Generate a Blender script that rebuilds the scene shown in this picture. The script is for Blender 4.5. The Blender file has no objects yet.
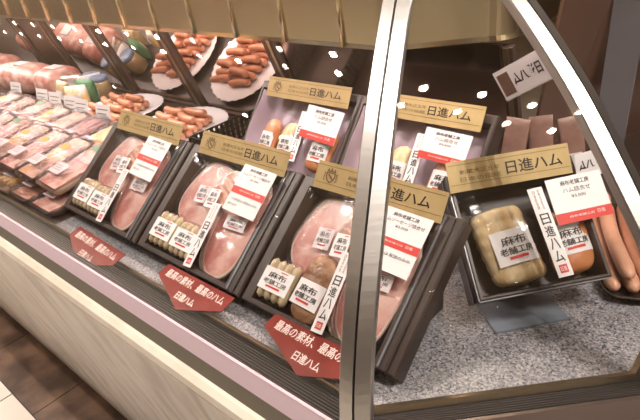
import bpy, bmesh, math, random
from mathutils import Vector, Matrix
random.seed(7)
PI = math.pi
C = bpy.context.scene.collection
CAMZ = 1.27
DECK = 0.82

# ---------------------------------------------------------------- materials
MATS = {}
def mat(name, col, rough=.5, metal=0., noise=None, bump=0., scale=20., spec=.5, emit=0., sub=0., coat=0., stretch=None):
    """noise = (second colour, lo, hi): a noise mix of two real surface colours"""
    if name in MATS: return MATS[name]
    m = bpy.data.materials.new(name); m.use_nodes = True
    nt = m.node_tree; b = nt.nodes['Principled BSDF']
    b.inputs['Base Color'].default_value = (*col, 1); b.inputs['Roughness'].default_value = rough
    b.inputs['Metallic'].default_value = metal; b.inputs['Specular IOR Level'].default_value = spec
    if coat: b.inputs['Coat Weight'].default_value = coat; b.inputs['Coat Roughness'].default_value = .08
    if emit: b.inputs['Emission Color'].default_value = (*col, 1); b.inputs['Emission Strength'].default_value = emit
    if sub:
        b.inputs['Subsurface Weight'].default_value = sub; b.inputs['Subsurface Radius'].default_value = (.01, .004, .003)
    if noise or bump:
        tc = nt.nodes.new('ShaderNodeTexCoord'); mp = nt.nodes.new('ShaderNodeMapping')
        nt.links.new(tc.outputs['Object'], mp.inputs[0])
        if stretch: mp.inputs['Scale'].default_value = stretch
        n = nt.nodes.new('ShaderNodeTexNoise'); n.inputs['Scale'].default_value = scale; n.inputs['Detail'].default_value = 5
        nt.links.new(mp.outputs[0], n.inputs['Vector'])
        if noise:
            r = nt.nodes.new('ShaderNodeValToRGB')
            r.color_ramp.elements[0].position = noise[1]; r.color_ramp.elements[1].position = noise[2]
            r.color_ramp.elements[0].color = (*col, 1); r.color_ramp.elements[1].color = (*noise[0], 1)
            nt.links.new(n.outputs['Fac'], r.inputs[0]); nt.links.new(r.outputs[0], b.inputs['Base Color'])
        if bump:
            bp = nt.nodes.new('ShaderNodeBump'); bp.inputs['Strength'].default_value = bump; bp.inputs['Distance'].default_value = .004
            nt.links.new(n.outputs['Fac'], bp.inputs['Height']); nt.links.new(bp.outputs[0], b.inputs['Normal'])
    MATS[name] = m
    return m

def glass_mat(name, rough=.0, tint=(1, 1, 1), ior=1.45, bump=0., bscale=30, gl=1.0, haze=0., hazecol=(1, 1, 1)):
    m = bpy.data.materials.new(name); m.use_nodes = True; nt = m.node_tree; nt.nodes.clear()
    out = nt.nodes.new('ShaderNodeOutputMaterial'); mix = nt.nodes.new('ShaderNodeMixShader')
    tr = nt.nodes.new('ShaderNodeBsdfTransparent'); gs = nt.nodes.new('ShaderNodeBsdfGlossy'); fr = nt.nodes.new('ShaderNodeLayerWeight'); fr.inputs[0].default_value = .5
    tr.inputs[0].default_value = (*tint, 1); gs.inputs['Roughness'].default_value = rough; gs.inputs[0].default_value = (gl, gl, gl, 1)
    if bump:
        tc = nt.nodes.new('ShaderNodeTexCoord'); n = nt.nodes.new('ShaderNodeTexNoise'); n.inputs['Scale'].default_value = bscale; n.inputs['Detail'].default_value = 3
        bp = nt.nodes.new('ShaderNodeBump'); bp.inputs['Strength'].default_value = bump; bp.inputs['Distance'].default_value = .01
        nt.links.new(tc.outputs['Object'], n.inputs['Vector']); nt.links.new(n.outputs[0], bp.inputs['Height'])
        nt.links.new(bp.outputs[0], gs.inputs['Normal']); nt.links.new(bp.outputs[0], fr.inputs['Normal'])
    f0 = ((ior-1)/(ior+1))**2                       # Schlick: the same from either side of the sheet
    pw = nt.nodes.new('ShaderNodeMath'); pw.operation = 'POWER'; pw.inputs[1].default_value = 5; nt.links.new(fr.outputs['Facing'], pw.inputs[0])
    ma = nt.nodes.new('ShaderNodeMath'); ma.operation = 'MULTIPLY_ADD'; ma.inputs[1].default_value = 1-f0; ma.inputs[2].default_value = f0; nt.links.new(pw.outputs[0], ma.inputs[0])
    nt.links.new(ma.outputs[0], mix.inputs[0]); nt.links.new(tr.outputs[0], mix.inputs[1]); nt.links.new(gs.outputs[0], mix.inputs[2])
    last = mix.outputs[0]
    if haze:
        df = nt.nodes.new('ShaderNodeBsdfDiffuse'); df.inputs[0].default_value = (*hazecol, 1)
        m2 = nt.nodes.new('ShaderNodeMixShader'); m2.inputs[0].default_value = haze
        nt.links.new(last, m2.inputs[1]); nt.links.new(df.outputs[0], m2.inputs[2]); last = m2.outputs[0]
    nt.links.new(last, out.inputs[0])
    MATS[name] = m
    return m

def speckle_mat(name):
    m = bpy.data.materials.new(name); m.use_nodes = True; nt = m.node_tree; b = nt.nodes['Principled BSDF']
    tc = nt.nodes.new('ShaderNodeTexCoord'); v = nt.nodes.new('ShaderNodeTexVoronoi'); v.inputs['Scale'].default_value = 560
    nt.links.new(tc.outputs['Object'], v.inputs['Vector'])
    sp = nt.nodes.new('ShaderNodeSeparateColor'); nt.links.new(v.outputs['Color'], sp.inputs[0])
    r = nt.nodes.new('ShaderNodeValToRGB'); e = r.color_ramp.elements
    e[0].position = 0; e[0].color = (.02, .025, .035, 1); e[1].position = 1; e[1].color = (.42, .40, .39, 1)
    a = e.new(.2); a.color = (.13, .135, .155, 1); a = e.new(.65); a.color = (.26, .25, .26, 1)
    nt.links.new(sp.outputs[0], r.inputs[0]); nt.links.new(r.outputs[0], b.inputs['Base Color'])
    b.inputs['Roughness'].default_value = .35
    return m

def marble_mat(name, c1, c2, c3, scale, rough):
    m = bpy.data.materials.new(name); m.use_nodes = True; nt = m.node_tree; b = nt.nodes['Principled BSDF']
    tc = nt.nodes.new('ShaderNodeTexCoord'); mp = nt.nodes.new('ShaderNodeMapping'); nt.links.new(tc.outputs['Object'], mp.inputs[0])
    mp.inputs['Rotation'].default_value = (0, math.radians(-52), 0); mp.inputs['Scale'].default_value = (3.5, 1, .8)
    n = nt.nodes.new('ShaderNodeTexNoise'); n.inputs['Scale'].default_value = scale; n.inputs['Detail'].default_value = 8
    n.inputs['Distortion'].default_value = .6; nt.links.new(mp.outputs[0], n.inputs['Vector'])
    r = nt.nodes.new('ShaderNodeValToRGB'); e = r.color_ramp.elements
    e[0].position = .32; e[0].color = (*c1, 1); e[1].position = .68; e[1].color = (*c3, 1); a = e.new(.5); a.color = (*c2, 1)
    nt.links.new(n.outputs['Fac'], r.inputs[0]); nt.links.new(r.outputs[0], b.inputs['Base Color']); b.inputs['Roughness'].default_value = rough
    return m

M_steel = mat('brushed steel', (.60, .59, .57), .36, 1., bump=.04, scale=8, stretch=(1, 1, 40))
M_gold = mat('warm steel', (.72, .63, .42), .24, 1., bump=.05, scale=6, stretch=(3, 3, .6))
M_litrail = mat('pink lit rail', (.66, .52, .57), .42, .55)  # pink of the case lamps put into the rail colour
M_olive = mat('grey rail', (.20, .18, .145), .45, .6)
M_dark = mat('dark plastic', (.022, .016, .013), .38)
M_trayb = mat('dark brown tray', (.036, .022, .017), .42, noise=((.046, .029, .022), .4, .6), scale=12)
M_edge = mat('tray edge', (.16, .17, .19), .25)
M_slat = mat('vent slat', (.012, .007, .007), .6)
M_well = mat('vent well', (.004, .003, .003), .8)
M_brown = mat('brown frame', (.10, .062, .048), .35, .3)
M_lipb = mat('bronze trim', (.42, .31, .19), .30, .9)
M_unlitrail = mat('unlit rail', (.13, .095, .08), .35, .8)  # same rail where unlit, its shade put into the colour
M_cream = mat('highlit edge stone', (.74, .68, .58), .25, noise=((.66, .58, .47), .4, .62), scale=14)  # lighter than the plinth marble, carries the bullnose highlight in its colour
M_lipb2 = mat('brass trim', (.46, .36, .20), .24, .95)
M_board = mat('gold paper', (.50, .37, .165), .42, .25, noise=((.56, .42, .20), .35, .65), scale=40)
M_ink = mat('dark ink', (.018, .012, .008), .5)
M_inkb = mat('brown ink', (.16, .10, .04), .5)
M_white = mat('white paper', (.80, .78, .78), .5)
M_red = mat('red print', (.60, .035, .025), .5)
M_redp = mat('red sign paper', (.18, .022, .017), .6, noise=((.25, .04, .028), .3, .7), scale=25, spec=.15)
M_lightink = mat('pale ink', (.85, .72, .66), .5)
M_ham = mat('ham slice', (.48, .15, .12), .36, noise=((.76, .46, .38), .40, .60), scale=32, bump=.25, sub=.1, coat=.12)
M_hamp = mat('pale ham slice', (.52, .20, .16), .36, noise=((.78, .52, .44), .40, .62), scale=30, bump=.25, sub=.1, coat=.12)
M_fat = mat('ham fat', (.76, .62, .52), .35, noise=((.66, .45, .35), .5, .7), scale=60, sub=.15)
M_bacon = mat('bacon meat', (.34, .12, .07), .35, noise=((.66, .38, .27), .45, .58), scale=26, stretch=(1, 5, 1), coat=.3)
M_wsaus = mat('white sausage', (.56, .45, .26), .38, noise=((.64, .54, .34), .3, .7), scale=30, sub=.15, coat=.3)
M_osaus = mat('smoked sausage', (.46, .18, .095), .40, noise=((.58, .27, .15), .3, .7), scale=40, coat=.12)
M_lsaus = mat('long sausage', (.56, .27, .17), .34, noise=((.66, .37, .25), .3, .7), scale=30, coat=.2)
M_roast = mat('netted ham skin', (.56, .36, .16), .5, noise=((.76, .62, .38), .36, .60), scale=55, bump=1., stretch=(1, .35, 1))
M_roastb = mat('smoked ham skin', (.50, .17, .06), .40, noise=((.62, .26, .11), .35, .65), scale=40, bump=.5, coat=.2)
M_roastc = mat('brown netted ham', (.20, .09, .045), .45, noise=((.36, .20, .11), .35, .65), scale=50, bump=1., coat=.1)
M_satin = mat('lilac satin', (.34, .26, .32), .36, noise=((.46, .37, .43), .3, .7), scale=8, bump=.1)
M_porc = mat('white porcelain', (.78, .75, .76), .25)
M_jarlid = mat('blue jar lid', (.25, .34, .48), .35)
M_jar = mat('jar filling', (.45, .33, .17), .25, noise=((.60, .48, .26), .4, .6), scale=50, coat=.6)
M_grey = mat('grey acrylic', (.20, .23, .27), .18)
M_green = mat('green leaf film', (.10, .26, .13), .4)
M_tile = mat('brown marble tile', (.045, .022, .012), .28, noise=((.15, .085, .052), .40, .66), scale=9)
M_tilew = mat('white tile', (.62, .56, .48), .35, noise=((.56, .50, .43), .3, .7), scale=4)
M_grout = mat('grout', (.05, .035, .025), .8)
M_marble = marble_mat('cream marble', (.40, .34, .27), (.62, .56, .48), (.74, .69, .62), 7, .30)
M_deck = speckle_mat('speckled granite')
M_deckb = mat('dark deck', (.05, .034, .028), .35)
M_ceil = mat('ceiling paint', (.66, .56, .44), .9)
M_cookie = mat('darkwood', (.10, .055, .038), .35)
M_glass = glass_mat('case glass', 0., (.985, .985, .98), 1.45)
M_film = glass_mat('clear film', .04, (.97, .97, .97), 1.35, bump=.2, bscale=14)
M_filmw = glass_mat('crinkled film', .10, (.95, .93, .94), 1.5, bump=.45, bscale=60, haze=.02, hazecol=(.7, .62, .66), gl=.7)
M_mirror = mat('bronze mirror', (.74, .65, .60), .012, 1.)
M_mirrord = mat('dark mirror', (.30, .20, .16), .10, 1.)  # mirror tint darkened to give its door a dark brown reflection
M_panel = mat('brown lacquer', (.20, .112, .082), .22, .35)
M_lampw = mat('lamp white', (1., .90, .76), .4, emit=34.)

# ---------------------------------------------------------------- mesh helpers
def link(name, me, parent=None, mw=None):
    o = bpy.data.objects.new(name, me); C.objects.link(o)
    if parent: o.parent = parent
    if mw is not None: o.matrix_local = mw
    return o
def T(x, y, z): return Matrix.Translation((x, y, z))
def RX(a): return Matrix.Rotation(math.radians(a), 4, 'X')
def RY(a): return Matrix.Rotation(math.radians(a), 4, 'Y')
def RZ(a): return Matrix.Rotation(math.radians(a), 4, 'Z')

class MB:
    def __init__(s): s.bm = bmesh.new(); s.mats = []
    def mi(s, m):
        if m not in s.mats: s.mats.append(m)
        return s.mats.index(m)
    def faces(s, vs, fs, m, smooth=False, mw=None):
        k = s.mi(m); V = [s.bm.verts.new((mw @ Vector(v)) if mw is not None else v) for v in vs]
        for f in fs:
            try:
                F = s.bm.faces.new([V[i] for i in f]); F.material_index = k; F.smooth = smooth
            except ValueError: pass
        return V
    def box(s, x0, x1, y0, y1, z0, z1, m, mw=None):
        vs = [(x, y, z) for z in (z0, z1) for y in (y0, y1) for x in (x0, x1)]
        s.faces(vs, [(0, 2, 3, 1), (4, 5, 7, 6), (0, 1, 5, 4), (2, 6, 7, 3), (0, 4, 6, 2), (1, 3, 7, 5)], m, mw=mw)
    def prism(s, pts, z0, z1, m, mtop=None, mw=None, smooth=False):
        n = len(pts)
        vs = [(x, y, z0) for x, y in pts] + [(x, y, z1) for x, y in pts]
        s.faces(vs, [(i, (i+1) % n, n+(i+1) % n, n+i) for i in range(n)], m, smooth, mw)
        s.faces(vs[:n], [tuple(reversed(range(n)))], m, False, mw)
        s.faces(vs[n:], [tuple(range(n))], mtop or m, False, mw)
    def tube(s, pts, rad, m, n=10, cap=True):
        pts = [Vector(p) for p in pts]; rings = []
        rad = rad if isinstance(rad, (list, tuple)) else [rad]*len(pts)
        up = Vector((0, 0, 1)); k = s.mi(m)
        for i, p in enumerate(pts):
            d = (pts[min(i+1, len(pts)-1)]-pts[max(i-1, 0)]).normalized()
            a = d.cross(up if abs(d.z) < .9 else Vector((1, 0, 0))).normalized(); b = a.cross(d)
            rings.append([s.bm.verts.new(p+(a*math.cos(t)+b*math.sin(t))*rad[i]) for t in [2*PI*j/n for j in range(n)]])
        for A, B in zip(rings, rings[1:]):
            for j in range(n):
                F = s.bm.faces.new((A[j], A[(j+1) % n], B[(j+1) % n], B[j])); F.material_index = k; F.smooth = True
        if cap:
            for A in (rings[0], list(reversed(rings[-1]))):
                F = s.bm.faces.new(list(reversed(A))); F.material_index = k; F.smooth = True
    def capsule(s, a, b, r, m, bend=0., n=10, seg=6, bdir=(0, 0, 1)):
        a, b = Vector(a), Vector(b); d = b-a; bd = Vector(bdir)
        side = d.normalized().cross(bd) if bend else Vector()
        P, R_ = [], []
        for t, q in ((-.0, .12), (.01, .5), (.03, .8), (.08, 1.)): P.append(t); R_.append(q)
        for i in range(1, seg): P.append(.08+.84*i/seg); R_.append(1.)
        for t, q in ((.92, 1.), (.97, .8), (.99, .5), (1., .12)): P.append(t); R_.append(q)
        s.tube([a+d*t+side*bend*math.sin(PI*t) for t in P], [r*q for q in R_], m, n)
    def loft(s, rings, m, smooth=True, cap=True, closed=True):
        k = s.mi(m); R_ = [[s.bm.verts.new(p) for p in r] for r in rings]; n = len(R_[0])
        for A, B in zip(R_, R_[1:]):
            for j in range(n if closed else n-1):
                F = s.bm.faces.new((A[j], A[(j+1) % n], B[(j+1) % n], B[j])); F.material_index = k; F.smooth = smooth
        if cap and closed:
            for A in (list(reversed(R_[0])), R_[-1]):
                F = s.bm.faces.new(A); F.material_index = k; F.smooth = smooth
    def text(s, body, cx, cy, w, h, z, m, mw=None, vertical=False, mirror=False, bold=0.):
        if vertical:
            n = len(body); ch = h/n
            for i, c in enumerate(body): s.text(c, cx, cy+h/2-ch*(i+.5), w, ch*.88, z, m, mw, bold=bold)
            return
        vs, fs = glyphs(body, bold)
        x0 = min(v[0] for v in vs); x1 = max(v[0] for v in vs); y0 = min(v[1] for v in vs); y1 = max(v[1] for v in vs)
        sx = w/(x1-x0); sy = h/(y1-y0)
        if mirror: sx = -sx
        vv = [(cx+(v[0]-(x0+x1)/2)*sx, cy+(v[1]-(y0+y1)/2)*sy, z) for v in vs]
        s.faces(vv, [tuple(reversed(f)) for f in fs] if mirror else fs, m, mw=mw)
    def done(s, name, parent=None, mw=None, bevel=0., recalc=True):
        if bevel:
            bmesh.ops.remove_doubles(s.bm, verts=s.bm.verts, dist=1e-6)
            bmesh.ops.bevel(s.bm, geom=list(s.bm.edges), offset=bevel, segments=2, affect='EDGES', clamp_overlap=True)
        if recalc: bmesh.ops.recalc_face_normals(s.bm, faces=s.bm.faces)
        me = bpy.data.meshes.new(name); s.bm.to_mesh(me); s.bm.free()
        for m in s.mats: me.materials.append(m)
        return link(name, me, parent, mw)

_G = {}
def glyphs(body, bold):
    key = (body, bold)
    if key not in _G:
        c = bpy.data.curves.new('t', 'FONT'); c.body = body; c.size = 1; c.resolution_u = 2; c.offset = bold; c.space_character = .95
        o = bpy.data.objects.new('t', c); C.objects.link(o)
        dg = bpy.context.evaluated_depsgraph_get(); dg.update()
        me = bpy.data.meshes.new_from_object(o.evaluated_get(dg))
        _G[key] = ([tuple(v.co) for v in me.vertices], [tuple(p.vertices) for p in me.polygons])
        bpy.data.objects.remove(o); bpy.data.curves.remove(c); bpy.data.meshes.remove(me)
    return _G[key]

def tag(o, label, cat, group=None, kind=None):
    o['label'] = label; o['category'] = cat
    if group: o['group'] = group
    if kind: o['kind'] = kind
    return o
def empty(name, mw):
    o = bpy.data.objects.new(name, None); o.empty_display_size = .05; C.objects.link(o); o.matrix_world = mw
    return o
def kids(o): return [c for c in bpy.data.objects if c.parent == o]
def copy_tree(o, parent=None, mw=None):
    c = o.copy(); C.objects.link(c)
    for ch in kids(o): copy_tree(ch, c)
    if parent: c.parent = parent
    if mw is not None: c.matrix_world = mw
    return c

# ---------------------------------------------------------------- room shell
def struct(mb, name, **k):
    o = mb.done(name, **k); o['kind'] = 'structure'; return o
m = MB(); m.box(-7, 9, -7, 6, -.06, -.003, M_grout)
for i in range(-25, 12):                      # brown marble kerb tiles along the case foot
    x0 = -1.534-.41*i
    m.box(x0-.407, x0, .223, .66, -.003, .0, M_tile)
for i in range(-25, 12):
    for j in range(0, 17):
        x0 = -1.684-.41*i
        m.box(x0-.405, x0, .219-.41*j-.405, .219-.41*j, -.003, .0, M_tilew)
m.box(-7, 9, .66, 6, -.003, 0, M_tilew)
struct(m, 'floor')
m = MB(); m.box(-7, 9, -7, 6, 2.585, 2.65, M_ceil); struct(m, 'ceiling')
M_wall = mat('store wall', (.46, .34, .26), .8)
m = MB(); m.box(-7, 9, 5.94, 6, 0, 2.585, M_wall); struct(m, 'wall_back')
m = MB(); m.box(-7, 9, -7, -6.94, 0, 2.585, M_wall); struct(m, 'wall_front')
m = MB(); m.box(-7, -6.94, -6.94, 5.94, 0, 2.585, M_wall); struct(m, 'wall_left')
m = MB(); m.box(8.94, 9, -6.94, 5.94, 0, 2.585, M_wall); struct(m, 'wall_right')

# ---------------------------------------------------------------- the display case
def ring(d, xl=-3.3, yr=2.3):
    return [(xl, .248+d), (-.229-.41421*d, .248+d), (-.009-d, .468+.41421*d), (-.009-d, yr)]
Z0 = CAMZ-.42        # glass foot height (0.85)
case = empty('display_case', T(-1.5, .6, 0))
CI = T(-1.5, .6, 0).inverted()
def sweep(name, prof, m, thick=None, parent=case, segs=(0, 1, 2), smooth=False, closed=False, kind=None):
    """prof = [(d, z)] swept along the three sides of the case"""
    mb = MB()
    pr = list(prof)
    for sgi in segs:
        A = [(*ring(d)[sgi], z) for d, z in pr]; B = [(*ring(d)[sgi+1], z) for d, z in pr]
        n = len(pr)
        mb.faces(A+B, [(i, (i+1) % n, n+(i+1) % n, n+i) for i in range(n if closed else n-1)], m, smooth)
        if closed:
            if sgi == segs[0]: mb.faces(A, [tuple(range(n))], m)
            if sgi == segs[-1]: mb.faces(B, [tuple(range(n))], m)
    bmesh.ops.remove_doubles(mb.bm, verts=mb.bm.verts, dist=1e-5)
    return mb.done(name, parent, CI)
sweep('plinth', [(.143, .001), (-.024, .790), (-.031, .797), (-.033, .805), (-.031, .812), (-.026, .817), (-.020, .818), (-.019, .795), (.30, .795), (.30, .001)], M_marble, closed=True)
sweep('bullnose', [(-.0245, .7905), (-.0335, .797), (-.0355, .805), (-.0335, .8135), (-.0265, .8180), (-.0220, .8183), (-.0220, .7905)], M_cream, closed=True, smooth=False)
sweep('grey_rail', [(-.0218, .8185), (-.0165, .8375), (.0, .8375), (.0, .8185)], M_olive, closed=True)
sweep('rail', [(-.0162, .8378), (-.004, .850), (-.0005, .850), (-.0005, .8378)], M_litrail, closed=True, segs=(0,))
sweep('side_rail', [(-.0162, .8378), (-.004, .850), (-.0005, .850), (-.0005, .8378)], M_unlitrail, closed=True, segs=(1, 2))
# vent grille: dark sloping base with raised slats
sweep('vent_base', [(.0005, .840), (.046, .809), (.046, .80), (.0005, .80)], M_well, closed=True)
mb = MB()
for i in range(7):
    d0 = .004+i*.0060; z0 = .8385-i*.0040
    for sgi in (0, 1, 2):
        pr = [(d0, z0), (d0+.0012, z0+.0030), (d0+.0026, z0+.0028), (d0+.0034, z0-.002)]
        A = [(*ring(d)[sgi], z) for d, z in pr]; B = [(*ring(d)[sgi+1], z) for d, z in pr]
        mb.faces(A+B, [(0, 1, 5, 4), (1, 2, 6, 5), (2, 3, 7, 6)], M_slat)
mb.done('vent_grille', case, CI)
sweep('deck_trim', [(.0490, .8165), (.0490, .8205), (.0510, .8225), (.053, .8215), (.053, .8165)], M_lipb, closed=True, segs=(0,))
sweep('trim_skirt', [(.0500, .800), (.0500, .8164), (.053, .8164), (.053, .800)], M_slat, closed=True, segs=(0,))
sweep('wide_deck_trim', [(.0440, .800), (.0440, .8185), (.0475, .8230), (.053, .8215), (.053, .800)], M_lipb2, closed=True, segs=(1, 2))
# deck: speckled granite slab in front, dark at the back of the left run
mb = MB()
P = ring(.053, -3.3, 2.3); XL = -.95
front = [(XL, .301), P[1], P[2], P[3], (-.16, 2.3), (-.16, .80), (-.33, .66), (XL, .66)]
mb.prism(front, .80, DECK, M_deck)
mb.done('deck', case, CI)
mb = MB(); mb.prism([(-3.3, .301), (XL, .301), (XL, .66), (-.33, .66), (-.16, .80), (-.16, 2.3), (-.40, 2.3), (-.40, .93), (-3.3, .93)], .80, DECK, M_deckb); mb.done('deck_tray', case, CI)

# curved glass
PROF = [(0, 0), (.010, .04), (.027, .08), (.050, .12), (.080, .16), (.111, .20), (.144, .24), (.178, .275), (.215, .31), (.258, .345), (.30, .368), (.335, .378)]
def outn(i):
    a = PROF[max(i-1, 0)]; b = PROF[min(i+1, len(PROF)-1)]
    t = Vector((b[0]-a[0], b[1]-a[1])).normalized(); return Vector((-t.y, t.x))  # outward/up
GT = .005
inner = [(d, Z0+h) for d, h in PROF]
outer = [(d+outn(i).x*GT, Z0+h+outn(i).y*GT) for i, (d, h) in enumerate(PROF)]
def pane(sgi, t0=.0, t1=1.):
    mb = MB()
    for pr in (inner, outer):
        A = [Vector((*ring(d)[sgi], z)) for d, z in pr]; B = [Vector((*ring(d)[sgi+1], z)) for d, z in pr]
        n = len(pr)
        # leave a few mm for the mullions
        A2 = [a.lerp(b, .004/(b-a).length) for a, b in zip(A, B)]; B2 = [b.lerp(a, .004/(b-a).length) for a, b in zip(A, B)]
        mb.faces(A2+B2, [(i, i+1, n+i+1, n+i) for i in range(n-1)], M_glass, True)
    o = mb.done('glass_pane', case, CI, recalc=False)
    return o
for sgi in (0, 1, 2): pane(sgi)
# smooth the panes' curvature
for o in [c for c in C.objects if c.name.startswith('glass_pane')]:
    for p in o.data.polygons: p.use_smooth = True

def mullion(ci):
    """two steel strips with a dark joint following the curved glass at corner ci"""
    u = {1: (Vector((-1, 0, 0)), Vector((.7071, .7071, 0))), 2: (Vector((-.7071, -.7071, 0)), Vector((0, 1, 0)))}[ci]
    b = {1: Vector((-.3827, .9239, 0)), 2: Vector((-.9239, .3827, 0))}[ci]
    cz = []
    N = 40
    # resample the profile smoothly (Catmull-Rom)
    pts = []
    for i in range(len(PROF)-1):
        p0 = Vector(PROF[max(i-1, 0)]); p1 = Vector(PROF[i]); p2 = Vector(PROF[i+1]); p3 = Vector(PROF[min(i+2, len(PROF)-1)])
        for k in range(4):
            t = k/4; pts.append(.5*((2*p1)+(-p0+p2)*t+(2*p0-5*p1+4*p2-p3)*t*t+(-p0+3*p1-3*p2+p3)*t**3))
    pts.append(Vector(PROF[-1]))
    root = empty('mullion', CI) ; root.parent = case; root.matrix_local = CI
    for s in (0, 1):
        mb = MB(); rings = []
        for i, p in enumerate(pts):
            a = pts[max(i-1, 0)]; c = pts[min(i+1, len(pts)-1)]; t = (c-a).normalized(); n2 = Vector((-t.y, t.x))
            base = Vector((*ring(p.x)[ci], Z0+p.y))
            out = b*(n2.x/.9239)+Vector((0, 0, n2.y))
            w0, w1 = .0012, .0150
            rings.append([base+u[s]*w0+out*.0055, base+u[s]*w1+out*.0055, base+u[s]*(w1+.0012)+out*.0040, base+u[s]*(w1+.0012)-out*.003, base+u[s]*w0-out*.003])
        mb.loft(rings, M_steel, smooth=False)
        mb.done('steel_strip', root, Matrix())
    mb = MB(); rings = []
    for i, p in enumerate(pts):
        a = pts[max(i-1, 0)]; c = pts[min(i+1, len(pts)-1)]; t = (c-a).normalized(); n2 = Vector((-t.y, t.x))
        base = Vector((*ring(p.x)[ci], Z0+p.y)); out = b*(n2.x/.9239)+Vector((0, 0, n2.y))
        rings.append([base+u[0]*.0012+out*.002, base+u[1]*.0012+out*.002, base+u[1]*.0012-out*.002, base+u[0]*.0012-out*.002])
    mb.loft(rings, M_dark, smooth=False); mb.done('seal', root, Matrix())
mullion(1); mullion(2)

# steel light canopy over the back of the case, rounded at its corner
def arc(cx, cy, r, a0, a1, n=8): return [(cx+r*math.cos(math.radians(a0+(a1-a0)*i/n)), cy+r*math.sin(math.radians(a0+(a1-a0)*i/n))) for i in range(n+1)]
fp = [(-3.3, .655), (-.475, .655)] + [(-.455, .659)] + [(-.350, .745)] + arc(-.372, .785, .048, -50, 5, 7) + [(-.322, 1.2), (-.33, 2.3)]
M_glint = mat('glint ridge', (.85, .76, .50), .18, 1.)
mb = MB()
def offp(p, k):     # small lean of the fascia: the top edge sits k further out
    return p
levels = [(CAMZ-.193, 0.), (CAMZ-.185, -.003), (CAMZ-.12, -.006), (CAMZ-.05, -.010), (CAMZ-.022, -.016)]
V = []
for z, k in levels:
    V.append([Vector((x-(-k if i > 1 else 0)*.6*0, y+k, z)) for i, (x, y) in enumerate(fp)])
mb.loft([[Vector(p) for p in r] for r in V], M_gold, smooth=False, closed=False)
for i in range(22):                               # added ridges shaped to draw bright lamp glints on the fascia
    x = -.54-.122*i
    mb.tube([(x, .6505, CAMZ-.191), (x, .6480, CAMZ-.12), (x, .6430, CAMZ-.03)], .0042, M_glint, 12)
mb.done('canopy_fascia', case, CI)
mb = MB()
top = [(-3.3, .56)] + [(-.36, .56), (-.33, .585), (-.31, .62), (-.31, 2.3), (-.95, 2.3), (-.95, 1.3), (-3.3, 1.3)]
mb.prism(top, CAMZ-.026, CAMZ-.012, M_gold); mb.done('canopy_top', case, CI)
mb = MB()                                         # underside over the added fill light
mb.prism([(-3.3, .662), (-.47, .662), (-.37, .755), (-.35, .80), (-3.3, .80)], CAMZ-.125, CAMZ-.119, M_olive); mb.done('canopy_soffit', case, CI)

# leaning mirrored back doors with brown stiles (lean 20 degrees to the customer)
LEAN = math.radians(70)
def back(x0, x1, s0, s1, m, name, off=0., th=.004):
    bw = Vector((0, .86, DECK)); up = Vector((0, -math.cos(LEAN), math.sin(LEAN))); n = Vector((0, -math.sin(LEAN), -math.cos(LEAN)))
    mb = MB(); vs = []
    for o in (off, off-th):
        for s in (s0, s1):
            for x in (x0, x1): vs.append(tuple(bw+up*s+n*o+Vector((x, 0, 0))))
    mb.faces(vs, [(0, 1, 3, 2), (4, 6, 7, 5), (0, 4, 5, 1), (2, 3, 7, 6), (0, 2, 6, 4), (1, 5, 7, 3)], m)
    return mb.done(name, case, CI)
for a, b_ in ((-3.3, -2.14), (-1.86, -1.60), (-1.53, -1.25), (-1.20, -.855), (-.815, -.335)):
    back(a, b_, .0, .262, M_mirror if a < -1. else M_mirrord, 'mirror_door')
for a, b_ in ((-2.14, -2.08), (-1.92, -1.86), (-1.60, -1.53), (-1.25, -1.20), (-.855, -.815), (-.345, -.325)):
    back(a, b_, .0, .262, M_brown, 'door_stile', .006, .010)
    back((a+b_)/2-.004, (a+b_)/2+.004, .0, .262, M_lipb, 'stile_trim', .0085, .0025)
back(-2.08, -1.92, .0, .262, M_cookie, 'back_panel')
back(-3.3, -.335, -.004, .012, M_brown, 'door_track', .012, .010)
# back wall of the corner and of the right-hand run
def wallstrip(p, q, z0, z1, m, name, lean=.0):
    d = (Vector(q)-Vector(p)).normalized(); n = Vector((-d.y, d.x))
    mb = MB()
    vs = []
    for o in (0, .006):
        for z, l in ((z0, 0), (z1, lean)):
            for e in (p, q): vs.append((e[0]+n.x*(o-l), e[1]+n.y*(o-l), z))
    mb.faces(vs, [(0, 1, 3, 2), (4, 6, 7, 5), (0, 4, 5, 1), (2, 3, 7, 6), (0, 2, 6, 4), (1, 5, 7, 3)], m)
    return mb.done(name, case, CI)
wallstrip((-.325, .855), (-.10, 1.50), DECK, CAMZ-.02, M_panel, 'corner_panel', .06)
wallstrip((-.10, 1.50), (-.05, 2.29), DECK, CAMZ-.02, M_cookie, 'run_back_panel', .0)
tag(case, 'long curved glass deli display case with marble plinth and steel canopy', 'display case')

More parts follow.
